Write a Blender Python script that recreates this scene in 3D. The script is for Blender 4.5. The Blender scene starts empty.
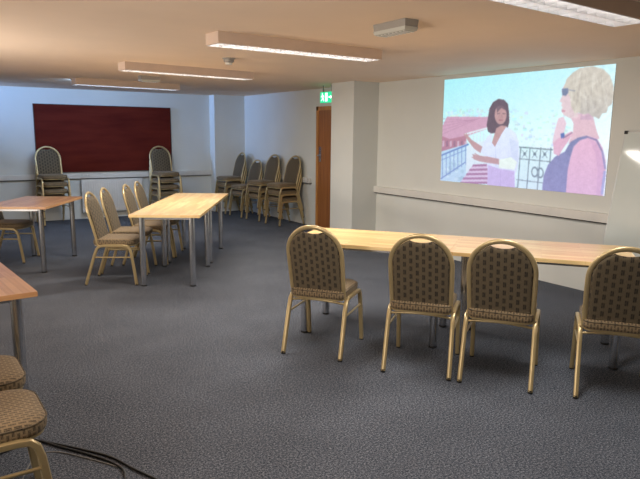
import bpy, bmesh, math, random
import numpy as np
from mathutils import Vector, Matrix, Quaternion
random.seed(4)
PI = math.pi
scn = bpy.context.scene
C = scn.collection

# ------------------------------------------------------------------ camera
F, PITCH, ROLL, YAW, EYE = 614.2, 0.170, 0.010, 0.581, 1.518
fw = Vector((math.sin(YAW)*math.cos(PITCH), math.cos(YAW)*math.cos(PITCH), -math.sin(PITCH)))
rt0 = Vector((math.cos(YAW), -math.sin(YAW), 0)); up0 = rt0.cross(fw)
rt = math.cos(ROLL)*rt0 + math.sin(ROLL)*up0
up = -math.sin(ROLL)*rt0 + math.cos(ROLL)*up0
cam_d = bpy.data.cameras.new('camera'); cam = bpy.data.objects.new('camera', cam_d); C.objects.link(cam)
cam_d.sensor_width = 36; cam_d.lens = F/640*36; cam_d.clip_start = .05
cam.matrix_world = Matrix(((rt.x, up.x, -fw.x, 0), (rt.y, up.y, -fw.y, 0), (rt.z, up.z, -fw.z, EYE), (0, 0, 0, 1)))
scn.camera = cam

# ------------------------------------------------------------------ world, exposure
w = bpy.data.worlds.new('world'); scn.world = w; w.use_nodes = True
w.node_tree.nodes['Background'].inputs[0].default_value = (.6, .7, .9, 1)
w.node_tree.nodes['Background'].inputs[1].default_value = .3
vs = scn.view_settings
vs.view_transform = 'Standard'; vs.look = 'None'; vs.gamma = 1; vs.use_curve_mapping = False
vs.exposure = 0.0
TUBE = {1: (5.5, (1, .93, .84), 46), 2: (5.5, (1, .92, .80), 46), 3: (5.5, (.74, .86, 1), 16), 4: (2.6, (1, .96, .90), 34)}   # glow, colour and watts of each fixture
SCREEN = 1.08

def area(name, loc, target, sx, sy, power, col, spread=180):
    d = bpy.data.lights.new(name, 'AREA'); d.shape = 'RECTANGLE'; d.size = sx; d.size_y = sy; d.energy = power; d.color = col
    d.spread = math.radians(spread)
    o = bpy.data.objects.new(name, d); C.objects.link(o); o.location = loc
    o.rotation_euler = (Vector(target)-Vector(loc)).to_track_quat('-Z', 'Y').to_euler(); return o
# added warm lamps by the left wall, no fixture there, to brighten the ceiling
area('added_ceiling_fill', (-1.2, 1.6, 1.2), (.8, 2.6, 2.23), .5, .3, 38, (1, .88, .76), 120)
area('added_ceiling_fill', (-1.4, 5.6, 1.0), (1.0, 6.0, 2.23), .5, .3, 42, (1, .88, .76), 120)
# added cool lamp at the left wall, no window there, brightens the far wall
area('added_wall_fill', (-1.5, 10.5, 2.08), (3.4, 11.34, 2.24), .5, .2, 20, (.28, .50, 1), 46)

H, XR, YB, XL, YF = 2.2313, 5.483, 11.32, -1.6, -2.6

# ------------------------------------------------------------------ materials
def srgb(r, g, b):
    f = lambda c: (c/255/12.92) if c/255 <= .04045 else ((c/255+.055)/1.055)**2.4
    return (f(r), f(g), f(b), 1)

class NT:
    def __init__(s, name):
        s.m = bpy.data.materials.new(name); s.m.use_nodes = True
        s.t = s.m.node_tree; s.b = s.t.nodes['Principled BSDF']
    def n(s, typ, **kw):
        nd = s.t.nodes.new(typ)
        for k, v in kw.items():
            if k in nd.inputs: nd.inputs[k].default_value = v
            else: setattr(nd, k, v)
        return nd
    def l(s, a, b): s.t.links.new(a, b)
    def ramp(s, fac, stops):
        r = s.n('ShaderNodeValToRGB'); s.l(fac, r.inputs[0])
        e = r.color_ramp.elements
        while len(e) < len(stops): e.new(.5)
        for el, (p, c) in zip(e, stops): el.position = p; el.color = c
        return r.outputs[0]
    def bump(s, h, strength, dist=.002):
        b = s.n('ShaderNodeBump'); b.inputs['Strength'].default_value = strength; b.inputs['Distance'].default_value = dist
        s.l(h, b.inputs['Height']); s.l(b.outputs[0], s.b.inputs['Normal'])

def plain(name, col, rough=.5, metal=0, spec=.5, var=0.04, scale=8):
    t = NT(name); t.b.inputs['Roughness'].default_value = rough; t.b.inputs['Metallic'].default_value = metal
    t.b.inputs['Specular IOR Level'].default_value = spec
    co = t.n('ShaderNodeTexCoord'); nz = t.n('ShaderNodeTexNoise', Scale=scale, Detail=4.)
    t.l(co.outputs['Object'], nz.inputs['Vector'])
    lo = tuple(c*(1-var) for c in col[:3])+(1,); hi = tuple(min(1, c*(1+var)) for c in col[:3])+(1,)
    t.l(t.ramp(nz.outputs[0], [(.3, lo), (.7, hi)]), t.b.inputs['Base Color'])
    return t.m

def paint(name, col, bump=.12):
    t = NT(name); t.b.inputs['Roughness'].default_value = .75; t.b.inputs['Specular IOR Level'].default_value = .25
    co = t.n('ShaderNodeTexCoord'); nz = t.n('ShaderNodeTexNoise', Scale=2.5, Detail=6.); t.l(co.outputs['Object'], nz.inputs['Vector'])
    t.l(t.ramp(nz.outputs[0], [(.3, tuple(c*.96 for c in col[:3])+(1,)), (.7, col)]), t.b.inputs['Base Color'])
    n2 = t.n('ShaderNodeTexNoise', Scale=160., Detail=3.); t.l(co.outputs['Object'], n2.inputs['Vector']); t.bump(n2.outputs[0], bump)
    return t.m

def carpet():
    t = NT('carpet'); t.b.inputs['Roughness'].default_value = 1; t.b.inputs['Specular IOR Level'].default_value = .1
    co = t.n('ShaderNodeTexCoord')
    a = t.n('ShaderNodeTexNoise', Scale=95., Detail=5., Roughness=1.); t.l(co.outputs['Object'], a.inputs['Vector'])
    b = t.n('ShaderNodeTexNoise', Scale=2.2, Detail=5.); t.l(co.outputs['Object'], b.inputs['Vector'])
    fine = t.ramp(a.outputs[0], [(.39, srgb(30, 36, 45)), (.5, srgb(72, 78, 89)), (.61, srgb(152, 154, 162))])
    mot = t.ramp(b.outputs[0], [(.3, (.86, .86, .86, 1)), (.7, (1.08, 1.08, 1.08, 1))])
    mx = t.n('ShaderNodeMixRGB', blend_type='MULTIPLY'); mx.inputs[0].default_value = 1
    t.l(fine, mx.inputs[1]); t.l(mot, mx.inputs[2]); t.l(mx.outputs[0], t.b.inputs['Base Color'])
    t.bump(a.outputs[0], .4, .003); return t.m

def wood(name, c1, c2, c3, strip=.035, length=.42, rough=.32):
    """strips of solid timber glued side by side, running along object X"""
    t = NT(name); t.b.inputs['Roughness'].default_value = rough; t.b.inputs['Specular IOR Level'].default_value = .5
    uv = t.n('ShaderNodeUVMap', uv_map='UVMap')
    br = t.n('ShaderNodeTexBrick'); t.l(uv.outputs[0], br.inputs['Vector'])
    br.inputs['Scale'].default_value = 1; br.inputs['Brick Width'].default_value = length; br.inputs['Row Height'].default_value = strip
    br.inputs['Mortar Size'].default_value = .0006; br.inputs['Bias'].default_value = 0
    br.inputs['Color1'].default_value = c1; br.inputs['Color2'].default_value = c2; br.inputs['Mortar'].default_value = c3
    br.offset = .37; br.offset_frequency = 2
    mp = t.n('ShaderNodeMapping'); mp.inputs['Scale'].default_value = (3, 60, 1); t.l(uv.outputs[0], mp.inputs[0])
    nz = t.n('ShaderNodeTexNoise', Scale=1.5, Detail=6.); t.l(mp.outputs[0], nz.inputs['Vector'])
    g = t.ramp(nz.outputs[0], [(.3, (.84, .80, .76, 1)), (.65, (1.05, 1.05, 1.05, 1))])
    mx = t.n('ShaderNodeMixRGB', blend_type='MULTIPLY'); mx.inputs[0].default_value = .8
    t.l(br.outputs[0], mx.inputs[1]); t.l(g, mx.inputs[2]); t.l(mx.outputs[0], t.b.inputs['Base Color'])
    t.b.inputs['Coat Weight'].default_value = .3; t.b.inputs['Coat Roughness'].default_value = .25
    return t.m

def fabric(name, dark, light, bw, rh, mortar, fine=False):
    t = NT(name); t.b.inputs['Roughness'].default_value = .8; t.b.inputs['Sheen Weight'].default_value = .08
    t.b.inputs['Sheen Roughness'].default_value = .5
    uv = t.n('ShaderNodeUVMap', uv_map='UVMap')
    mp = t.n('ShaderNodeMapping'); mp.inputs['Rotation'].default_value = (0, 0, PI/2); t.l(uv.outputs[0], mp.inputs[0])
    def brick(w_, h_, m_):
        b = t.n('ShaderNodeTexBrick'); t.l(mp.outputs[0], b.inputs['Vector']); b.inputs['Scale'].default_value = 1
        b.inputs['Brick Width'].default_value = w_; b.inputs['Row Height'].default_value = h_; b.inputs['Mortar Size'].default_value = m_
        b.inputs['Mortar Smooth'].default_value = .1; b.offset = .5
        b.inputs['Color1'].default_value = (0, 0, 0, 1); b.inputs['Color2'].default_value = (.12, .12, .12, 1); b.inputs['Mortar'].default_value = (1, 1, 1, 1)
        return b
    b1 = brick(bw, rh, mortar); b2 = brick(bw/2, rh/4, mortar*.28)
    mx = t.n('ShaderNodeMixRGB', blend_type='MIX'); mx.inputs[0].default_value = .45 if fine else .28
    t.l(b1.outputs[0], mx.inputs[1]); t.l(b2.outputs[0], mx.inputs[2])
    nz = t.n('ShaderNodeTexNoise', Scale=420., Detail=2.); t.l(uv.outputs[0], nz.inputs['Vector'])
    ad = t.n('ShaderNodeMixRGB', blend_type='OVERLAY'); ad.inputs[0].default_value = .3
    t.l(mx.outputs[0], ad.inputs[1]); t.l(nz.outputs[0], ad.inputs[2])
    t.l(t.ramp(ad.outputs[0], [(.05, dark), (.85, light)]), t.b.inputs['Base Color'])
    t.bump(nz.outputs[0], .4, .001); return t.m

def emit(name, col, strength):
    t = NT(name); t.b.inputs['Base Color'].default_value = tuple(col[:3])+(1,)
    t.b.inputs['Emission Color'].default_value = tuple(col[:3])+(1,); t.b.inputs['Emission Strength'].default_value = strength
    return t.m

M = dict(
    wall=paint('wall_paint', srgb(212, 214, 210)), ceil=paint('ceiling_paint', srgb(242, 219, 197)), carpet=carpet(),
    trunk=plain('trunking_plastic', srgb(212, 210, 205), .45), white=plain('white_enamel', srgb(226, 222, 214), .4),
    housing=plain('fixture_enamel', srgb(205, 184, 168), .45),
    beech=wood('beech_strip_top', srgb(243, 214, 156), srgb(224, 180, 118), srgb(190, 145, 92)),
    beech_dim=wood('dim_lit_beech_top', srgb(212, 168, 122), srgb(186, 134, 92), srgb(145, 102, 70)),  # same beech with dimmer light put into the colour
    edge=plain('tabletop_edge', srgb(176, 124, 74), .45, var=.12, scale=30),
    steel=plain('brushed_steel', (.60, .61, .63, 1), .24, 1), black=plain('black_rubber', srgb(24, 24, 26), .6),
    gold=plain('gold_enamel', srgb(186, 166, 124), .34, .45, var=.06),
    fabric=fabric('woven_fabric', srgb(33, 27, 20), srgb(98, 86, 66), .053, .040, .0105),
    seatfab=fabric('woven_seat_fabric', srgb(42, 33, 24), srgb(146, 126, 96), .034, .018, .0042, True),
    board=None, doorwood=None,
    louvre=plain('bright_louvre', (.72, .72, .74, 1), .3, .8), refl=plain('white_reflector', (.9, .9, .88, 1), .3),
    wb=plain('whiteboard_enamel', srgb(200, 208, 206), .07, 0, .6, .01), alu=plain('aluminium', (.5, .51, .52, 1), .5, .6),
    grey=plain('grey_plastic', srgb(150, 146, 140), .45), socket=plain('socket_plastic', srgb(198, 196, 192), .3),
    cable=plain('cable_rubber', srgb(14, 14, 16), .4), greycable=plain('grey_cable', srgb(120, 118, 116), .4),
    radiator=plain('radiator_enamel', srgb(214, 212, 208), .35), dark=plain('painted_shade', srgb(30, 28, 27), .8),
)
def board_mat():
    t = NT('dark_red_felt'); t.b.inputs['Roughness'].default_value = .9; t.b.inputs['Specular IOR Level'].default_value = .15
    co = t.n('ShaderNodeTexCoord'); mp = t.n('ShaderNodeMapping'); mp.inputs['Scale'].default_value = (.6, 1, 4); t.l(co.outputs['Object'], mp.inputs[0])
    nz = t.n('ShaderNodeTexNoise', Scale=2., Detail=6.); t.l(mp.outputs[0], nz.inputs['Vector'])
    t.l(t.ramp(nz.outputs[0], [(.3, srgb(80, 23, 17)), (.7, srgb(100, 36, 25))]), t.b.inputs['Base Color']); return t.m
M['board'] = board_mat()
def door_mat(name, a, b):
    t = NT(name); t.b.inputs['Roughness'].default_value = .35
    co = t.n('ShaderNodeTexCoord'); mp = t.n('ShaderNodeMapping'); mp.inputs['Scale'].default_value = (14, 14, .9); t.l(co.outputs['Object'], mp.inputs[0])
    nz = t.n('ShaderNodeTexNoise', Scale=2., Detail=6.); t.l(mp.outputs[0], nz.inputs['Vector'])
    t.l(t.ramp(nz.outputs[0], [(.3, a), (.7, b)]), t.b.inputs['Base Color']); return t.m
M['doorwood'] = door_mat('door_veneer', srgb(136, 84, 44), srgb(164, 106, 58))
M['jamb'] = door_mat('door_frame_wood', srgb(176, 118, 58), srgb(200, 142, 78))

# ------------------------------------------------------------------ mesh helpers
class MB:
    def __init__(s): s.bm = bmesh.new()
    def box(s, x0, x1, y0, y1, z0, z1, bev=0, mat=None):
        r = bmesh.ops.create_cube(s.bm, size=1)
        m = Matrix.Translation(((x0+x1)/2, (y0+y1)/2, (z0+z1)/2)) @ Matrix.Diagonal((x1-x0, y1-y0, z1-z0, 1))
        bmesh.ops.transform(s.bm, matrix=m, verts=r['verts'])
        if bev:
            es = list({e for v in r['verts'] for e in v.link_edges})
            rr = bmesh.ops.bevel(s.bm, geom=es, offset=bev, segments=2, affect='EDGES', profile=.7)
            vs_ = rr['verts']
        return s
    def tube(s, pts, r=.011, seg=8, square=False, r2=None, closed=False, frame=None):
        """sweep a round (or rounded-square) section along a polyline; r may be a list"""
        pts = [Vector(p) for p in pts]; n = len(pts); rings = []
        prev = None
        for i, p in enumerate(pts):
            if closed: d = (pts[(i+1) % n]-pts[i-1])
            else: d = pts[min(i+1, n-1)]-pts[max(i-1, 0)]
            d.normalize()
            if prev is None:
                a = Vector(frame) if frame else (Vector((0, 0, 1)) if abs(d.z) < .9 else Vector((1, 0, 0)))
                a = (a-d*a.dot(d)).normalized()
            else: a = (prev-d*prev.dot(d)).normalized()
            prev = a; b = d.cross(a)
            ra = r[i] if isinstance(r, (list, tuple)) else r
            rb = (r2 if r2 else ra)
            ring = []
            for k in range(seg):
                t = 2*PI*(k+.5)/seg; c_, s_ = math.cos(t), math.sin(t)
                if square:
                    q = 4.; m_ = (abs(c_)**q+abs(s_)**q)**(-1/q); c_ *= m_; s_ *= m_
                ring.append(s.bm.verts.new(p+a*c_*ra+b*s_*rb))
            rings.append(ring)
        rng = range(n) if closed else range(n-1)
        for i in rng:
            A, B = rings[i], rings[(i+1) % n]
            for k in range(seg): s.bm.faces.new((A[k], A[(k+1) % seg], B[(k+1) % seg], B[k]))
        if not closed:
            s.bm.faces.new(rings[0][::-1]); s.bm.faces.new(rings[-1])
        return s
    def cyl(s, x, y, z0, z1, r, seg=20, r1=None):
        return s.lathe([(r, z0), (r if r1 is None else r1, z1)], (x, y, 0), seg)
    def lathe(s, prof, loc=(0, 0, 0), seg=20):
        rings = [[s.bm.verts.new((loc[0]+r*math.cos(2*PI*k/seg), loc[1]+r*math.sin(2*PI*k/seg), loc[2]+z)) for k in range(seg)] for r, z in prof]
        for A, B in zip(rings, rings[1:]):
            for k in range(seg): s.bm.faces.new((A[k], A[(k+1) % seg], B[(k+1) % seg], B[k]))
        s.bm.faces.new(rings[0][::-1]); s.bm.faces.new(rings[-1]); return s
    def poly(s, pts):
        s.bm.faces.new([s.bm.verts.new(p) for p in pts]); return s
    def stackrings(s, rings):
        R = [[s.bm.verts.new(p) for p in r] for r in rings]
        for A, B in zip(R, R[1:]):
            n = len(A)
            for k in range(n): s.bm.faces.new((A[k], A[(k+1) % n], B[(k+1) % n], B[k]))
        s.bm.faces.new(R[0][::-1]); s.bm.faces.new(R[-1]); return s
    def build(s, name, mat, parent=None, smooth=None, **kw):
        bm = s.bm; bmesh.ops.recalc_face_normals(bm, faces=bm.faces)
        uv = bm.loops.layers.uv.new('UVMap')
        for f in bm.faces:
            n = f.normal; ax = max(range(3), key=lambda i: abs(n[i]))
            for lp in f.loops:
                c = lp.vert.co
                lp[uv].uv = (c.y, c.z) if ax == 0 else ((c.x, c.z) if ax == 1 else (c.x, c.y))
        me = bpy.data.meshes.new(name); bm.to_mesh(me); bm.free()
        me.materials.append(mat)
        o = bpy.data.objects.new(name, me); C.objects.link(o)
        if parent: o.parent = parent
        if smooth is not None:
            for p_ in me.polygons: p_.use_smooth = True
            me.set_sharp_from_angle(angle=math.radians(smooth))
        for k, v in kw.items(): o[k] = v
        return o

def thing(name, label, cat, loc=(0, 0, 0), rz=0, group=None):
    o = bpy.data.objects.new(name, None); C.objects.link(o); o.empty_display_size = .1
    o.location = loc; o.rotation_euler = (0, 0, rz); o['label'] = label; o['category'] = cat
    if group: o['group'] = group
    return o
def tag(o, label, cat, group=None):
    o['label'] = label; o['category'] = cat
    if group: o['group'] = group
    return o
def dup(root, loc, rz, label, group=None):
    r = root.copy(); C.objects.link(r); r.location = loc; r.rotation_euler = (0, 0, rz); r['label'] = label
    if group: r['group'] = group
    elif 'group' in r: del r['group']
    for ch in ORIG[root.name]:
        c = ch[0].copy(); C.objects.link(c); c.parent = r
        for g in ch[1]:
            d = g.copy(); C.objects.link(d); d.parent = c
    return r
ORIG = {}
def remember(root):
    ORIG[root.name] = [(c, list(c.children)) for c in root.children]

S = dict(kind='structure')
# ------------------------------------------------------------------ room shell
MB().box(XL-.1, XR+.1, YF-.1, YB+.1, -.1, 0).build('floor', M['carpet'], **S)
MB().box(XL-.1, XR+.1, YF-.1, YB+.1, H, H+.1).build('ceiling', M['ceil'], **S)
MB().box(XL-.1, XR+.1, YB, YB+.1, 0, H).build('wall_back', M['wall'], **S)
MB().box(XR, XR+.1, YF-.1, YB, 0, H).build('wall_right', M['wall'], **S)
MB().box(XL-.1, XL, YF-.1, YB, 0, H).build('wall_left', M['wall'], **S)
MB().box(XL, XR, YF-.1, YF, 0, H).build('wall_front', M['wall'], **S)
MB().box(4.846, XR, 11.088, YB, 0, H).build('wall_corner_box', M['wall'], **S)
MB().box(5.053, XR, 6.893, 7.432, 0, H).build('wall_column', M['wall'], **S)

# dado trunking with a dark strip under it, painted as shade
ZT, ZB = .797, .712
def trunking(name, x0, x1, y0, y1, dx, dy):
    o = MB().box(x0, x1, y0, y1, ZB, ZT, .004).build(name, M['trunk'], smooth=40, **S)
    MB().box(x0+dx[0], x1+dx[1], y0+dy[0], y1+dy[1], ZB-.012, ZB).build('shade_strip', M['dark'], o)
    return o
trunking('trim_1', XL, 4.846, YB-.055, YB, (0, 0), (.02, 0))
trunking('trim_2', XR-.055, XR, YF, 6.893, (.02, 0), (0, 0))
trunking('trim_3', XR-.055, XR, 8.62, 11.088, (.02, 0), (0, 0))
# twin sockets set in the trunking
def socket(name_label, loc, rz):
    t = thing('wall_socket', name_label, 'socket', loc, rz)
    MB().box(-.075, .075, -.012, 0, -.036, .036, .004).build('face_plate', M['socket'], t, 40)
    for s_ in (-1, 1):
        MB().box(s_*.035-.007, s_*.035+.007, -.016, -.012, .008, .024, .001).build('switch', M['white'], t)
    return t
socket('white twin socket in the trunking under the dark red board', (2.47, YB-.055, .755), 0)
socket('white twin socket in the trunking between the door and the stacked chairs', (XR-.055, 8.72, .755), -PI/2)

# ------------------------------------------------------------------ door with frame, exit sign
DY0, DY1, DZ = 7.56, 8.47, 1.95
d = MB()
d.box(XR-.02, XR, DY1-.06, DY1, 0, DZ, .003).box(XR-.02, XR, DY0-.06, DY0, 0, DZ, .003).box(XR-.02, XR, DY0-.06, DY1, DZ-.06, DZ, .003)
fr = d.build('door_frame', M['jamb'], None, **S)
dr = MB().box(XR-.012, XR-.002, DY0, DY1-.06, .006, DZ-.06, .002).build('door_1', M['doorwood'], **S)
h = MB().box(XR-.024, XR-.012, DY1-.15, DY1-.10, 1.08, 1.32, .003)
h.tube([(XR-.02, DY1-.125, 1.18), (XR-.07, DY1-.125, 1.18), (XR-.075, DY1-.14, 1.18), (XR-.075, DY1-.24, 1.18)], .010)
h.build('door_handle', M['steel'], dr, 40)

ex = thing('exit_sign', 'illuminated green exit sign with a white running figure above the door', 'sign', (XR-.28, 7.76, 1.93))
MB().box(-.02, .02, -.17, .17, .05, .205, .004).build('sign_box', emit('green_sign', (.02, .62, .28), 1.1), ex)
pm = MB()
g = lambda y, z: (-.0225, y, z)
def flat(pts, x=-.0225, th=.0015):
    n = len(pts); bm = pm.bm
    a = [bm.verts.new((x, p[0], p[1])) for p in pts]; b = [bm.verts.new((x+th, p[0], p[1])) for p in pts]
    bm.faces.new(a); bm.faces.new(b[::-1])
    for k in range(n): bm.faces.new((a[k], b[k], b[(k+1) % n], a[(k+1) % n]))
# running figure (left part), door and arrow
flat([(.105+.013*math.cos(t), .178+.013*math.sin(t)) for t in [k*PI/4 for k in range(8)]])
flat([(.115, .162), (.09, .162), (.082, .118), (.105, .112)])
flat([(.09, .160), (.066, .150), (.056, .130), (.064, .126), (.074, .140), (.088, .146)])
flat([(.115, .160), (.138, .146), (.142, .128), (.133, .126), (.129, .138), (.112, .146)])
flat([(.105, .118), (.082, .118), (.065, .096), (.064, .070), (.075, .070), (.078, .090), (.100, .108)])
flat([(.107, .116), (.094, .112), (.112, .088), (.138, .072), (.143, .082), (.122, .096)])
flat([(.03, .190), (-.03, .190), (-.03, .068), (.03, .068)])
flat([(-.06, .138), (-.11, .138), (-.11, .155), (-.148, .128), (-.11, .100), (-.11, .118), (-.06, .118)])
pm.build('white_pictogram', emit('white_sign', (.8, 1, .9), 1.6), ex, label='white running figure, doorway and arrow')
for y in (-.11, .11): MB().box(-.008, .008, y-.01, y+.01, .205, H-1.93).build('hanger', M['grey'], ex)

# ------------------------------------------------------------------ board on the back wall
bd = thing('notice_board', 'long dark red notice board on the far wall', 'board', (2.882, YB, .82))
MB().box(-1.165, 1.165, -.022, 0, .012, 1.14).build('felt_panel', M['board'], bd)
e = MB()
for a in ((-1.176, 1.176, 0, .012), (-1.176, 1.176, 1.14, 1.152)): e.box(a[0], a[1], -.026, 0, a[2], a[3])
for x in (-1.176, 1.165): e.box(x, x+.011, -.026, 0, .012, 1.14)
e.build('frame', plain('dark_board_frame', srgb(60, 24, 20), .5), bd)

# ------------------------------------------------------------------ radiator
rd = thing('radiator', 'white panel radiator under the dark red board', 'radiator', (2.92, YB-.003, .12))
r_ = MB().box(-.52, .52, -.10, -.08, 0, .57, .006)
for k in range(26): x = -.50+k*.04; r_.box(x+.006, x+.028, -.106, -.10, .03, .54, .002)
r_.build('front_panel', M['radiator'], rd, 40)
g_ = MB().box(-.52, .52, -.08, -.045, .56, .572)
for k in range(25): g_.box(-.5+k*.04, -.48+k*.04, -.078, -.05, .572, .576)
g_.build('top_grille', M['radiator'], rd)
MB().box(-.53, -.52, -.105, -.04, 0, .575, .003).build('end_cap', M['radiator'], rd)
MB().box(.52, .53, -.105, -.04, 0, .575, .003).build('end_cap', M['radiator'], rd)
MB().tube([(.56, -.07, -.12), (.56, -.07, .575)], .0075).tube([(.53, -.07, .05), (.56, -.07, .05)], .0075).build('pipe', M['radiator'], rd, 40)
MB().lathe([(.018, 0), (.022, .01), (.022, .05), (.014, .06)], (.56, -.07, .06), 12).build('valve', M['grey'], rd, 40)
for x in (-.385, .385): MB().box(x-.015, x+.015, -.08, 0, .1, .5).build('bracket', M['radiator'], rd)

# ------------------------------------------------------------------ ceiling fittings
def ceiling_light(k, label, xc, yc, L, wid, ang):
    st, col, watt = TUBE[k]
    dep = .082; ang = math.radians(ang)
    t = thing('ceiling_light', label, 'light', (xc, yc, H), ang, 'louvred strip lights on the ceiling')
    hw = wid/2; hl = L/2
    b = MB(); th = .006
    b.box(-hl, hl, -hw, hw, -.012, 0)
    b.box(-hl, hl, -hw, -hw+th, -dep, -.012, .0015).box(-hl, hl, hw-th, hw, -dep, -.012, .0015)
    b.box(-hl, -hl+th, -hw+th, hw-th, -dep, -.012).box(hl-th, hl, -hw+th, hw-th, -dep, -.012)
    b.build('housing', M['housing'], t)
    MB().box(-hl+th, hl-th, -hw+th, hw-th, -.016, -.012).build('reflector', M['refl'], t)
    lv = MB(); n = 16
    z0, z1 = -dep-.002, -dep+.030
    for y in (-hw+th+.002, 0, hw-th-.002): lv.box(-hl+th, hl-th, y-.002, y+.002, z0, z1)
    for i in range(n+1):
        x = -hl+th+.002+(L-2*th-.004)*i/n
        lv.box(x-.002, x+.002, -hw+th, hw-th, z0, z1)
    lv.build('louvre', M['louvre'], t)
    la = area('lamp_at_ceiling_light', (0, 0, 0), (0, 0, -1), L-.06, wid-.03, watt, col); la.location = (0, 0, -dep-.006); la.rotation_euler = (0, 0, 0); la.parent = t
    if k == 3:      # added lamp behind the far fitting's closed housing, brightens the wall
        added_wall_lamp = area('lamp_at_ceiling_light', (0, 0, 0), (0, 0, -1), L-.1, .05, 17, (.36, .62, 1)); added_wall_lamp.location = (0, wid/2+.012, -.045); added_wall_lamp.rotation_euler = (PI/2, 0, 0); added_wall_lamp.parent = t
    em = emit('tube_glow_%d' % k, col, st)
    for y in (-hw/2, hw/2):
        MB().tube([(-hl+.02, y, -.034), (hl-.02, y, -.034)], .0125, 12).build('tube', em, t, 60)
    return t
ceiling_light(1, 'louvred strip light nearest the small emergency light, middle of the ceiling', 2.635, 4.325, 1.54, .205, 2.5)
ceiling_light(2, 'louvred strip light hanging between two others, just behind the smoke detector', 2.645, 6.70, 1.56, .19, 6)
ceiling_light(3, 'farthest louvred strip light, close to the dark red board', 2.645, 9.08, 1.52, .19, 5.5)
ceiling_light(4, 'louvred strip light cut by the top right edge of the photo', 2.72, 2.035, 1.51, .22, 3.7)

def bulkhead(label, loc, rz, L=.32):
    t = thing('emergency_light', label, 'light', loc, rz)
    hl = L/2
    MB().stackrings([[(sx*(hl-a), sy*(.055-a), z) for sx, sy in ((-1, -1), (1, -1), (1, 1), (-1, 1))] for a, z in ((0, 0), (0, -.008), (.004, -.045))]).build('base', M['grey'], t)
    MB().stackrings([[(sx*(hl-a), sy*(.055-a), z) for sx, sy in ((-1, -1), (1, -1), (1, 1), (-1, 1))] for a, z in ((.0, -.045), (.002, -.052), (.006, -.066), (.02, -.072))]).build('diffuser', plain('ribbed_diffuser', srgb(190, 190, 182), .2), t)
    r = MB()
    for k in range(8): x = -hl+.03+k*(L-.06)/7; r.box(x-.002, x+.002, -.042, .042, -.0745, -.071)
    r.build('ribs', M['refl'], t); return t
bulkhead('small grey emergency light box on the ceiling beside the nearest strip light', (2.665, 3.2, H), PI/2)
bulkhead('small box fitting on the ceiling between the two farthest strip lights', (2.62, 8.05, H), .1, .26)
sd = thing('smoke_detector', 'small round smoke detector on the ceiling in front of a strip light', 'smoke detector', (2.617, 5.62, H))
MB().lathe([(.062, 0), (.062, -.008), (.050, -.012), (.048, -.035), (.034, -.042)][::-1], (0, 0, 0), 24).build('base', M['grey'], sd, 40)
MB().lathe([(.030, -.060), (.036, -.055), (.036, -.048), (.030, -.042)], (0, 0, 0), 24).build('sensor', M['white'], sd, 40)

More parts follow.
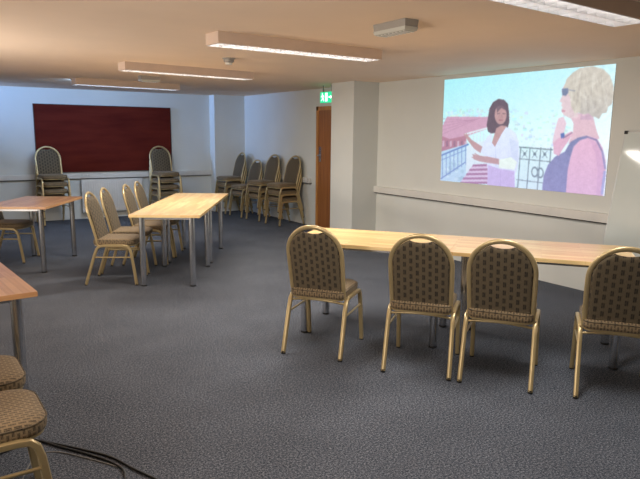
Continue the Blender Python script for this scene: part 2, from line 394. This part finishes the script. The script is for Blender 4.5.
# ------------------------------------------------------------------ projected picture
def projected_picture():
    y0, y1, z0, z1 = 3.404, 5.615, .961, 2.184
    src = [(0, 0, 45, 83), (1, 0, 524, 42), (0, 1, 32, 377), (1, 1, 497, 407)]
    A = []; bb = []
    for u, v, x, y in src:
        A += [[u, v, 1, 0, 0, 0, -x*u, -x*v], [0, 0, 0, u, v, 1, -y*u, -y*v]]; bb += [x, y]
    hm = np.append(np.linalg.solve(np.array(A, float), np.array(bb, float)), 1).reshape(3, 3)
    NU, NV, SS = 300, 168, 2
    uu, vv = np.meshgrid((np.arange(NU*SS)+.5)/(NU*SS), (np.arange(NV*SS)+.5)/(NV*SS))
    den = hm[2, 0]*uu+hm[2, 1]*vv+1
    X = (hm[0, 0]*uu+hm[0, 1]*vv+hm[0, 2])/den; Y = (hm[1, 0]*uu+hm[1, 1]*vv+hm[1, 2])/den
    rs = np.random.RandomState(3)
    img = np.zeros(X.shape+(3,))
    def put(mask, col, a=1.):
        c = np.array(col[:3], float); img[mask] = img[mask]*(1-a)+c*a
    def poly(pts, col, a=1.):
        ins = np.zeros(X.shape, bool); n = len(pts)
        for i in range(n):
            xa, ya = pts[i]; xb, yb = pts[(i+1) % n]
            if ya == yb: continue
            cond = ((ya > Y) != (yb > Y)) & (X < (xb-xa)*(Y-ya)/(yb-ya)+xa); ins ^= cond
        put(ins, col, a); return ins
    def ell(cx, cy, rx, ry, col, a=1.): 
        m = ((X-cx)/rx)**2+((Y-cy)/ry)**2 < 1; put(m, col, a); return m
    def line(xa, ya, xb, yb, w_, col, a=1.):
        dx, dy = xb-xa, yb-ya; L2 = dx*dx+dy*dy
        t = np.clip(((X-xa)*dx+(Y-ya)*dy)/L2, 0, 1)
        put(np.hypot(X-xa-t*dx, Y-ya-t*dy) < w_/2, col, a)
    # hazy sky and pale town
    fx = np.clip((X-40)/480, 0, 1)[..., None]; fy = np.clip((Y-60)/200, 0, 1)[..., None]
    img[:] = np.array([150, 232, 240])*(1-fx)+np.array([205, 244, 250])*fx
    img += fy*np.array([45, 10, 4])
    # town speckle
    for _ in range(260):
        x = rs.uniform(45, 400); y = rs.uniform(165, 300) if x > 230 else rs.uniform(165, 192)
        c = np.array([190, 226, 228])+rs.uniform(-28, 30, 3)
        ww, hh = rs.uniform(4, 12), rs.uniform(3, 10); poly([(x, y), (x+ww, y), (x+ww, y+hh), (x, y+hh)], c, .55)
    # roofs on the left
    poly([(36, 222), (52, 190), (172, 190), (168, 225), (110, 246), (35, 262)], (200, 140, 170))
    for k in range(5): line(40, 240-k*11, 150-k*8, 193+k*2, 1.6, (168, 105, 140), .7)
    poly([(35, 246), (60, 255), (110, 244), (112, 270), (35, 292)], (168, 96, 120))
    for k in range(7): x = 38+k*11; poly([(x, 262), (x+6, 259), (x+6, 276), (x, 279)], (120, 70, 100) if k % 2 else (206, 170, 190), .8)
    poly([(34, 292), (112, 268), (112, 300), (105, 380), (32, 377)], (176, 210, 232))
    for k in range(22): ell(rs.uniform(36, 105), rs.uniform(300, 372), rs.uniform(3, 8), rs.uniform(3, 8), (140, 180, 200) if k % 2 else (205, 230, 240), .6)
    line(33, 304, 114, 270, 4.5, (72, 104, 176)); line(33, 318, 112, 284, 2, (90, 124, 190)); line(33, 372, 106, 322, 3.2, (84, 116, 184))
    for k in range(7): x = 38+k*11.5; line(x, 304-(x-33)*.42, x, 374-(x-33)*.62, 2, (92, 122, 182))
    # pale rail, panel and striped rug
    poly([(110, 276), (168, 256), (168, 330), (108, 352)], (218, 232, 240))
    line(106, 240, 168, 222, 4, (226, 236, 240))
    for k in range(6): x = 110+k*10; line(x, 240-(x-106)*.28, x, 268, 2, (210, 224, 232))
    for k in range(9):
        y = 328+k*6.4
        poly([(128-k*4.6, y), (172, y-3), (172, y+3.6), (126-k*4.6, y+6.6)], (150, 84, 128) if k % 2 == 0 else (216, 184, 212))
    # iron balustrade between the women
    ir = (86, 104, 118)
    poly([(262, 276), (352, 282), (346, 400), (252, 396)], (206, 238, 240), .6)
    line(262, 275, 354, 281, 3.4, ir); line(260, 308, 350, 315, 2.4, ir); line(254, 368, 334, 376, 2.2, ir); line(252, 392, 330, 400, 3, ir)
    for x in (266, 292, 322, 350): line(x, 276, x-9, 396, 2.6, ir)
    for cx in (278, 306, 334):
        line(cx-8, 284, cx+6, 304, 1.4, ir); line(cx+6, 284, cx-8, 304, 1.4, ir); ell(cx-1, 294, 4, 4.5, ir)
    for cx, cy in ((305, 345), (321, 347)):
        m = (np.abs(np.hypot((X-cx)/8, (Y-cy)/13)-1) < .17); put(m, ir)
    line(313, 330, 312, 362, 1.6, ir)
    # first woman
    hair = (74, 48, 66)
    poly([(171, 196), (176, 166), (186, 148), (202, 138), (218, 141), (229, 153), (232, 176), (233, 205), (228, 222), (206, 232), (182, 238), (172, 232), (168, 214)], hair)
    sk = (182, 128, 130)
    poly([(182, 268), (196, 222), (210, 214), (226, 216), (222, 232), (194, 278)], sk)
    ell(208, 184, 17, 27, sk); poly([(196, 160), (214, 152), (226, 166), (224, 172), (210, 164), (198, 178)], hair, .8)
    line(199, 181, 206, 180, 2.2, (80, 50, 60)); line(214, 180, 221, 181, 2.2, (80, 50, 60)); line(204, 199, 214, 199, 2.6, (140, 62, 78)); line(211, 184, 213, 192, 1.6, (150, 100, 104))
    sh = (220, 226, 250)
    poly([(184, 236), (170, 246), (158, 270), (152, 292), (166, 302), (170, 332), (172, 350), (248, 356), (256, 340), (262, 300), (260, 258), (252, 236), (234, 222), (224, 218), (210, 240), (192, 276), (182, 262)], sh)
    poly([(232, 250), (240, 300), (205, 312), (202, 334), (246, 342), (258, 318), (258, 262)], (206, 214, 240))
    poly([(204, 312), (238, 304), (256, 318), (248, 340), (204, 336)], (236, 248, 232))
    line(193, 276, 196, 330, 1.4, (190, 196, 224)); line(182, 300, 176, 326, 1.5, (196, 204, 232))
    poly([(101, 241), (110, 240), (124, 256), (156, 276), (150, 294), (132, 282), (116, 262)], sk)
    line(103, 240, 112, 252, 3, sk); line(108, 238, 118, 252, 2.5, sk)
    poly([(128, 298), (146, 302), (172, 304), (204, 310), (204, 326), (170, 322), (146, 318), (130, 312)], sk)
    line(128, 299, 142, 306, 3, sk); line(126, 307, 144, 312, 3, sk); line(134, 296, 150, 304, 2.5, sk)
    poly([(172, 328), (204, 338), (248, 344), (250, 399), (170, 394)], (196, 168, 222))
    line(208, 344, 208, 396, 1.5, (176, 146, 206))
    # second woman
    sk2 = (226, 178, 196)
    poly([(398, 178), (462, 178), (474, 226), (482, 248), (420, 268), (398, 262), (410, 232), (412, 208)], (222, 174, 188))
    poly([(386, 98), (400, 90), (424, 110), (424, 190), (402, 192), (386, 184), (379, 176), (378, 168), (381, 162), (377, 156), (380, 150), (373, 145), (381, 128), (378, 116)], (224, 190, 196))
    poly([(384, 108), (392, 82), (408, 66), (430, 52), (462, 48), (490, 56), (508, 74), (518, 104), (518, 132), (514, 152), (504, 160), (500, 176), (488, 178), (480, 194), (470, 188), (462, 188), (452, 178), (440, 182), (426, 176), (414, 178), (404, 158), (402, 134), (394, 122), (390, 112)], (204, 188, 172))
    for k in range(60):
        x = rs.uniform(405, 505); y = rs.uniform(62, 160); L = rs.uniform(12, 34); dx = (x-440)*.18
        c = (224, 212, 198) if k % 2 else (176, 158, 146)
        line(x, y, x+dx*.5+rs.uniform(-4, 4), y+L, rs.uniform(1.4, 3.4), c, .55)
    poly([(379, 110), (396, 108), (397, 120), (390, 130), (380, 128)], (96, 104, 140)); line(392, 112, 414, 116, 2, (110, 110, 140))
    poly([(379, 169), (389, 170), (388, 175), (379, 174)], (196, 120, 142))
    arm = (228, 166, 196)
    poly([(420, 252), (446, 240), (474, 246), (490, 272), (499, 310), (500, 350), (492, 408), (390, 405), (392, 352), (398, 300), (408, 268)], arm)
    poly([(454, 250), (480, 262), (494, 306), (498, 356), (492, 408), (474, 408), (478, 340), (472, 290)], (214, 152, 188))
    poly([(326, 402), (330, 356), (342, 324), (362, 300), (388, 286), (398, 268), (410, 262), (404, 300), (396, 340), (392, 405)], (112, 110, 164))
    poly([(388, 286), (404, 258), (424, 246), (448, 240), (450, 246), (428, 254), (412, 272), (404, 300)], (104, 104, 156))
    line(448, 243, 474, 252, 4.5, (116, 100, 150)); line(474, 252, 490, 284, 4.5, (116, 100, 150)); line(490, 284, 498, 330, 5, (128, 116, 170)); line(497, 340, 490, 400, 7, (150, 150, 205))
    poly([(354, 262), (360, 228), (370, 192), (384, 188), (392, 206), (384, 240), (374, 268)], (230, 190, 206))
    poly([(358, 292), (356, 262), (372, 248), (392, 236), (406, 228), (410, 234), (398, 256), (384, 276), (372, 298)], (222, 160, 186))
    line(384, 248, 408, 232, 2.4, (120, 84, 120)); poly([(376, 236), (386, 232), (388, 244), (378, 250)], (62, 84, 160))
    haze = np.array([196, 232, 244]); img[:] = img*.80+haze*.20
    low = np.clip((Y-230)/170, 0, 1)[..., None]; img[:] = img*(1-.22*low)+np.array([176, 160, 226])*.22*low
    fig = ((X > 370) & (Y > 50) & (Y < 195)) | ((X > 168) & (X < 262) & (Y > 136)) | ((X > 330) & (Y > 240))
    wave = np.sin(X*.21+3*np.sin(Y*.07))*np.sin(Y*.13+2*np.sin(X*.05))
    img += (wave*np.where((X > 400) & (Y < 190), 9, np.where(fig, 3.5, 2)))[..., None]
    img -= (np.clip((Y-120)/80, 0, 1)*((X > 430) & (Y < 196) & (img[..., 2] < 205)))[..., None]*np.array([18, 16, 8])
    img += (rs.rand(*X.shape)[..., None]-.5)*26
    img[:] = np.clip(img, 0, 255)
    small = img.reshape(NV, SS, NU, SS, 3).mean(axis=(1, 3))/255
    k = small.copy(); k[1:-1, 1:-1] = (small[1:-1, 1:-1]*2+small[:-2, 1:-1]+small[2:, 1:-1]+small[1:-1, :-2]+small[1:-1, 2:])/6
    lin = np.where(k <= .04045, k/12.92, ((k+.055)/1.055)**2.4)
    # mesh, u from far (left in the photo) to near
    ys = y1+(y0-y1)*np.arange(NU+1)/NU; zs = z1+(z0-z1)*np.arange(NV+1)/NV
    YY, ZZ = np.meshgrid(ys, zs); n1 = (NU+1)*(NV+1)
    xf, xb = XR-.004, XR-.0005
    verts = np.stack([np.full(n1, xf), YY.ravel(), ZZ.ravel()], 1)
    back = np.array([(xb, y1, z1), (xb, y0, z1), (xb, y0, z0), (xb, y1, z0)])
    i, j = np.meshgrid(np.arange(NV), np.arange(NU), indexing='ij'); a = (i*(NU+1)+j).ravel()
    faces = np.stack([a, a+NU+1, a+NU+2, a+1], 1).tolist()
    c0, c1, c2, c3 = 0, NU, n1-1, n1-1-NU
    faces += [[n1, n1+1, n1+2, n1+3], [c0, c1, n1+1, n1], [c1, c2, n1+2, n1+1], [c2, c3, n1+3, n1+2], [c3, c0, n1, n1+3]]
    me = bpy.data.meshes.new('projected_picture'); me.from_pydata(np.vstack([verts, back]).tolist(), [], faces)
    ca = me.color_attributes.new('picture', 'FLOAT_COLOR', 'CORNER')
    nl = len(me.loops); col = np.zeros((nl, 4)); col[:, 3] = 1
    col[:NU*NV*4, :3] = np.repeat(lin.reshape(-1, 3), 4, axis=0); ca.data.foreach_set('color', col.ravel())
    t = NT('projected_light'); at = t.n('ShaderNodeAttribute', attribute_name='picture')
    t.b.inputs['Base Color'].default_value = srgb(60, 60, 60); t.b.inputs['Roughness'].default_value = .8
    t.l(at.outputs['Color'], t.b.inputs['Emission Color']); t.b.inputs['Emission Strength'].default_value = SCREEN
    me.materials.append(t.m)
    o = bpy.data.objects.new('projected_picture', me); C.objects.link(o)
    tag(o, 'bright projected picture of two women talking on a balcony, on the wall', 'projection')
projected_picture()

# ------------------------------------------------------------------ whiteboard leaning by the right wall
wbt = thing('whiteboard', 'tall white board leaning on the wall at the right edge', 'whiteboard', (5.10, 3.21, 0))
lean = math.atan2(.305, 1.57); wbt.rotation_euler = (0, lean, 0)
Lb = 1.592; Wb = 1.25
MB().box(0, .012, -Wb, 0, .012, Lb).build('panel', M['wb'], wbt)
b = MB()
b.box(-.001, .018, -.005, .002, .0, Lb+.006, .001).box(-.001, .018, -Wb-.002, -Wb+.005, 0, Lb+.006, .001)
b.box(-.001, .018, -Wb, 0, Lb-.002, Lb+.006, .001).box(-.001, .018, -Wb, 0, 0, .012, .001)
b.build('frame', M['alu'], wbt)
for y in (-.008, -Wb+.008):
    MB().box(-.008, .02, y-.018, y+.014, Lb-.018, Lb+.012, .003).build('corner_cap', M['black'], wbt)

# ------------------------------------------------------------------ tables
T = .73
def make_table(name_label, cx, cy, a, L, W, ins=.1, mat='beech', group=None, along='y'):
    """origin at near-left corner; local x runs along the long side"""
    t = thing('table', name_label, 'table', (cx, cy, 0), a, group)
    MB().box(-L/2, L/2, -W/2, W/2, T-.026, T, .002).build('tabletop', M[mat], t)
    ap = MB()
    for s_ in (-1, 1): ap.box(-L/2+ins, L/2-ins, s_*(W/2-ins)-.012, s_*(W/2-ins)+.012, T-.056, T-.026)
    for s_ in (-1, 1): ap.box(s_*(L/2-ins)-.012, s_*(L/2-ins)+.012, -W/2+ins, W/2-ins, T-.056, T-.026)
    ap.build('underframe', M['steel'], t)
    for sx in (-1, 1):
        for sy in (-1, 1):
            x, y = sx*(L/2-ins), sy*(W/2-ins)
            lg = MB().lathe([(.029, .012), (.029, T-.034), (.05, T-.034), (.05, T-.026)], (x, y, 0), 20).build('leg', M['steel'], t, 40)
            MB().lathe([(.026, 0), (.030, .004), (.030, .014), (.027, .018)], (x, y, 0), 16).build('foot', M['black'], lg, 40)
    return t
def corner_table(label, ox, oy, a, W, L, off=0, **k):
    """(ox,oy) corner, ex=(cos a,sin a) along width W, ey along length; off = start along ey"""
    c_, s_ = math.cos(a), math.sin(a); y = off+L/2
    return make_table(label, ox+c_*W/2-s_*y, oy+s_*W/2+c_*y, a+PI/2, L, W, **k)
g1 = None
corner_table('bright beech table, nearer one of the pair placed end to end in the middle', 1.68, 5.941, -.556, .689, 1.120)
corner_table('bright beech table, farther one of the pair placed end to end in the middle', 1.68, 5.941, -.556, .689, 1.120, off=1.121)
corner_table('dimly lit beech table at far left with a chair pushed under it', .524, 7.334, -.544, .689, 1.12, mat='beech_dim')
a3 = .085
corner_table('dimly lit table at the left edge, only its pointed corner in view', .457-.69*math.cos(a3), 3.262-.69*math.sin(a3), a3, .69, 1.15, mat='beech_dim', ins=.085)
# the pair in front of the projection: long sides along ex
a4 = -.911; c4, s4 = math.cos(a4), math.sin(a4); W4 = .723; L4 = 1.192
def t4(off, label):
    x = off+L4/2; y = W4/2
    return make_table(label, 3.015+c4*x-s4*y, 2.973+s4*x+c4*y, a4, L4, W4)
t4(-L4-.0004, 'pale beech table, left one of the two before the projected picture')
t4(.0004, 'pale beech table, right one of the two before the projected picture, near the white board')

# ------------------------------------------------------------------ chairs
def arch(hw, zb, zt, n=24, sq=1.0):
    """points of a rounded arch: up the right side, over, down the left"""
    pts = []; r = hw*sq
    for k in range(5): pts.append((hw-.006*(1-k/4), zb+(zt-r-zb)*k/5))
    for k in range(n+1):
        t = PI*k/n; pts.append((hw*math.cos(t), zt-r+r*math.sin(t)))
    for k in range(4, -1, -1): pts.append((-hw+.006*(1-k/4), zb+(zt-r-zb)*k/5))
    return pts
def yb(z):     # lean of the backrest
    u = (z-.43)/.48
    return -.128-.105*u-.02*u*u
def make_chair(label, group):
    t = thing('banquet_chair', label, 'chair', (0, 0, 0), 0, group)
    # seat cushion
    def seat_ring(ins, z):
        x1, y0, y1 = .198-ins, -.175+ins, .248-ins; pts = []
        for cx, cy, r, a0 in ((x1, y1, .10, 0), (-x1, y1, .10, PI/2), (-x1, y0, .05, PI), (x1, y0, .05, 1.5*PI)):
            r = max(r-ins*.5, .01); ox = cx-math.copysign(r, cx); oy = cy-(r if cy > 0 else -r)
            for k in range(7): a = a0+PI/2*k/6; pts.append((ox+r*math.cos(a), oy+r*math.sin(a), z))
        return pts
    MB().stackrings([seat_ring(i, z) for i, z in ((.012, .404), (.003, .410), (0, .425), (0, .442), (.004, .452), (.014, .461), (.04, .467), (.09, .470), (.15, .4715))]).build('seat', M['seatfab'], t, 60)
    sr = seat_ring(.001, .450)
    MB().tube(sr, .0035, 6, closed=True).build('piping', M['fabric'], bpy.data.objects[t.children[0].name] if False else [c for c in t.children][0], 60)
    MB().stackrings([seat_ring(i, z) for i, z in ((.014, .392), (.010, .394), (.010, .403), (.014, .405))]).build('seat_frame', M['gold'], t, 40)
    # backrest pad with the scooped handle opening
    def pad_pt(x, z, off): 
        return (x, yb(z)+off, z)
    out = []
    hw, zb_, zt_ = .182, .402, .890
    for k in range(9): out.append((hw-.004, zb_+.015+(zt_-hw-zb_-.015)*k/9))
    for k in range(33):
        a = PI*k/32; x = hw*math.cos(a); z = zt_-hw+hw*math.sin(a)
        q = max(0, 1-(x/.066)**2); z -= .027*q**.75
        out.append((x, z))
    for k in range(8, -1, -1): out.append((-hw+.004, zb_+.015+(zt_-hw-zb_-.015)*k/9))
    for k in range(1, 6): out.append((-(hw-.02)+(2*hw-.04)*(k-.5)/5, zb_))
    cz = .64
    def ring(s_, off): return [pad_pt(x*s_, cz+(z-cz)*s_, off) for x, z in out]
    rings = [ring(s_, o) for s_, o in ((.05, .030), (.5, .029), (.8, .026), (.92, .021), (.975, .014), (1, .002), (1, -.006), (.975, -.013), (.92, -.017), (.8, -.019), (.5, -.020), (.05, -.020))]
    bk = MB().stackrings(rings).build('backrest', M['fabric'], t, 60)
    rr = [(x, yb(.468)-.018, .468) for x in (-.172, -.09, 0, .09, .172)]
    MB().tube(rr, .004, 6).build('seam', M['fabric'], bk, 60)
    # arched frame
    ap = arch(.193, .398, .908, 28)
    MB().tube([(x, yb(z), z) for x, z in ap], .0150, 10, square=True, r2=.0100, frame=(1, 0, 0)).build('back_frame', M['gold'], t, 50)
    # legs: rear and front meet as an arch under the seat
    for s_ in (-1, 1):
        X0, X1 = s_*.208, s_*.206
        rear = [(s_*.210, -.250, .010), (s_*.209, -.205, .15), (s_*.207, -.150, .32), (s_*.206, -.128, .372), (s_*.206, -.098, .396), (s_*.206, -.06, .402), (s_*.206, .04, .402)]
        front = [(s_*.210, .250, .010), (s_*.208, .232, .15), (s_*.206, .206, .33), (s_*.206, .192, .375), (s_*.206, .168, .397), (s_*.206, .13, .402), (s_*.206, .04, .402)]
        for P in (rear, front):
            lg = MB().tube(P, .0150, 10, square=True, r2=.0140, frame=(0, 1, 0)).build('leg', M['gold'], t, 50)
            MB().lathe([(.014, 0), (.015, .004), (.0145, .022)], (P[0][0], P[0][1], 0), 10).build('foot', M['black'], lg, 50)
        MB().tube([(s_*.207, -.162, .285), (s_*.207, .211, .285)], .008, 8).build('stretcher', M['gold'], t, 50)
        MB().tube([(s_*.206, -.10, .402), (s_*.20, -.115, .404), (s_*.192, -.122, .412)], .010, 8).build('bracket', M['gold'], t, 50)
    MB().tube([(.203, -.128, .366), (.15, -.138, .376), (.07, -.145, .384), (0, -.147, .387), (-.07, -.145, .384), (-.15, -.138, .376), (-.203, -.128, .366)], .008, 8).build('back_bow', M['gold'], t, 50)
    remember(t); return t

proto = [None]
def chair(x, y, z, face, label, group=None):
    """face = direction the sitter looks, as rotation from +y"""
    if proto[0] is None:
        o = make_chair(label, group); o.location = (x, y, z); o.rotation_euler = (0, 0, face); proto[0] = o
        if not group: 
            if 'group' in o: del o['group']
        return o
    return dup(proto[0], (x, y, z), face, label, group)
def rot(a, x, y): return (math.cos(a)*x-math.sin(a)*y, math.sin(a)*x+math.cos(a)*y)
GF = 'banquet chairs along the table before the projection'
for x, y, a, lab in ((2.070, 3.328, -.939, 'bronze banquet chair seen from behind, leftmost at the long pale table'),
                     (2.461, 2.693, -.900, 'bronze banquet chair seen from behind, second from left at the long pale table'),
                     (2.742, 2.308, -.971, 'bronze banquet chair seen from behind, third from left at the long pale table'),
                     (3.162, 1.775, -.919, 'bronze banquet chair seen from behind, cut by the right edge of the photo')):
    dx, dy = rot(a, 0, .374); chair(x+dx, y+dy, 0, a, lab, GF)
GM = 'banquet chairs drawn up to the middle tables'
aA = -2.103
A0 = Vector((1.332, 6.534))+Vector(rot(aA, 0, .374))
for (dx, dy), da, lab in (((0, 0), 0, 'tan chair in side view, nearest of the four at the middle tables'),
                          ((.255, .44), .02, 'tan chair in side view, second nearest of the four at the middle tables'),
                          ((.585, .765), .0, 'tan chair in side view, third nearest of the four at the middle tables'),
                          ((.835, 1.15), -.02, 'tan chair in side view, farthest of the four at the middle tables')):
    chair(A0.x+dx, A0.y+dy, 0, aA+da, lab, GM)
chair(.856, 8.05, 0, -2.11, 'dark chair pushed half under the dimly lit table at far left')
GN = 'banquet chairs in the near left corner'
chair(.092, 2.525, 0, -PI/2+.02, 'patterned chair seat at the lower left corner, nearest to the viewer', GN)
chair(.083, 3.00, 0, -PI/2+.03, 'patterned chair seat at the left edge, just behind the nearest seat', GN)

# stacks: each chair of a stack is a chair
SP = .118
ORD = ['lowest', 'second', 'third', 'topmost']
def stack(n, x, y, face, where, group):
    names = {2: ['lower chair', 'upper chair'], 3: ['lowest of the three', 'middle of the three', 'topmost of the three'],
             4: ['lowest of the four', 'second lowest of the four', 'second highest of the four', 'topmost of the four']}[n]
    for k in range(n):
        dx, dy = rot(face, 0, .012*k)
        chair(x+dx, y+dy, k*SP, face, names[k].replace(' of the', ' chair of the')+', '+where, group)
stack(4, 1.87, 10.96, PI+.07, 'stacked at the left end of the red board', 'chairs stacked at the left end of the red board')
stack(4, 3.785, 10.96, PI+.07, 'stacked at the right end of the red board', 'chairs stacked at the right end of the red board')
fx = PI/2+.08
stack(3, 5.18, 8.99, fx, 'brown, in the stack nearest the door', 'chairs stacked nearest the door')
stack(3, 5.15, 9.66, fx, 'brown, in the stack second nearest the door', 'chairs stacked second nearest the door')
stack(2, 5.10, 10.25, fx, 'brown, in the low stack of two beside the innermost stack', 'low stack of chairs in the corner')
stack(3, 5.08, 10.84, fx-.08, 'brown, in the stack right in the far corner', 'chairs stacked right in the far corner')

# ------------------------------------------------------------------ cables on the carpet
def smoothpath(P, n=10):
    P = [Vector(p) for p in P]; out = []
    Q = [P[0]*2-P[1]]+P+[P[-1]*2-P[-2]]
    for i in range(1, len(Q)-2):
        for k in range(n):
            t = k/n; a, b, c, d_ = Q[i-1], Q[i], Q[i+1], Q[i+2]
            out.append(.5*((2*b)+(-a+c)*t+(2*a-5*b+4*c-d_)*t*t+(-a+3*b-3*c+d_)*t**3))
    out.append(P[-1]); return out
def cable(label, P, r, mat):
    tag(MB().tube(smoothpath([(x, y, r) for x, y in P]), r, 8).build('cable', M[mat], None, 60), label, 'cable')
cable('black cable on the carpet curling off the bottom edge, left of the other', [(-.3, 2.9), (.0, 3.0), (.25, 3.10), (.38, 3.13), (.473, 3.005), (.575, 2.855), (.640, 2.74), (.672, 2.64), (.660, 2.56), (.62, 2.45)], .006, 'cable')
cable('black cable on the carpet reaching farthest right along the bottom edge', [(.2, 3.2), (.36, 3.16), (.47, 3.035), (.585, 2.885), (.66, 2.77), (.715, 2.62), (.765, 2.50), (.80, 2.40)], .006, 'cable')
cable('thin grey cable looping on the carpet beneath the nearest chair', [(.16, 2.45), (.24, 2.66), (.30, 2.86), (.37, 2.98), (.45, 2.97), (.56, 2.83), (.66, 2.68)], .003, 'greycable')
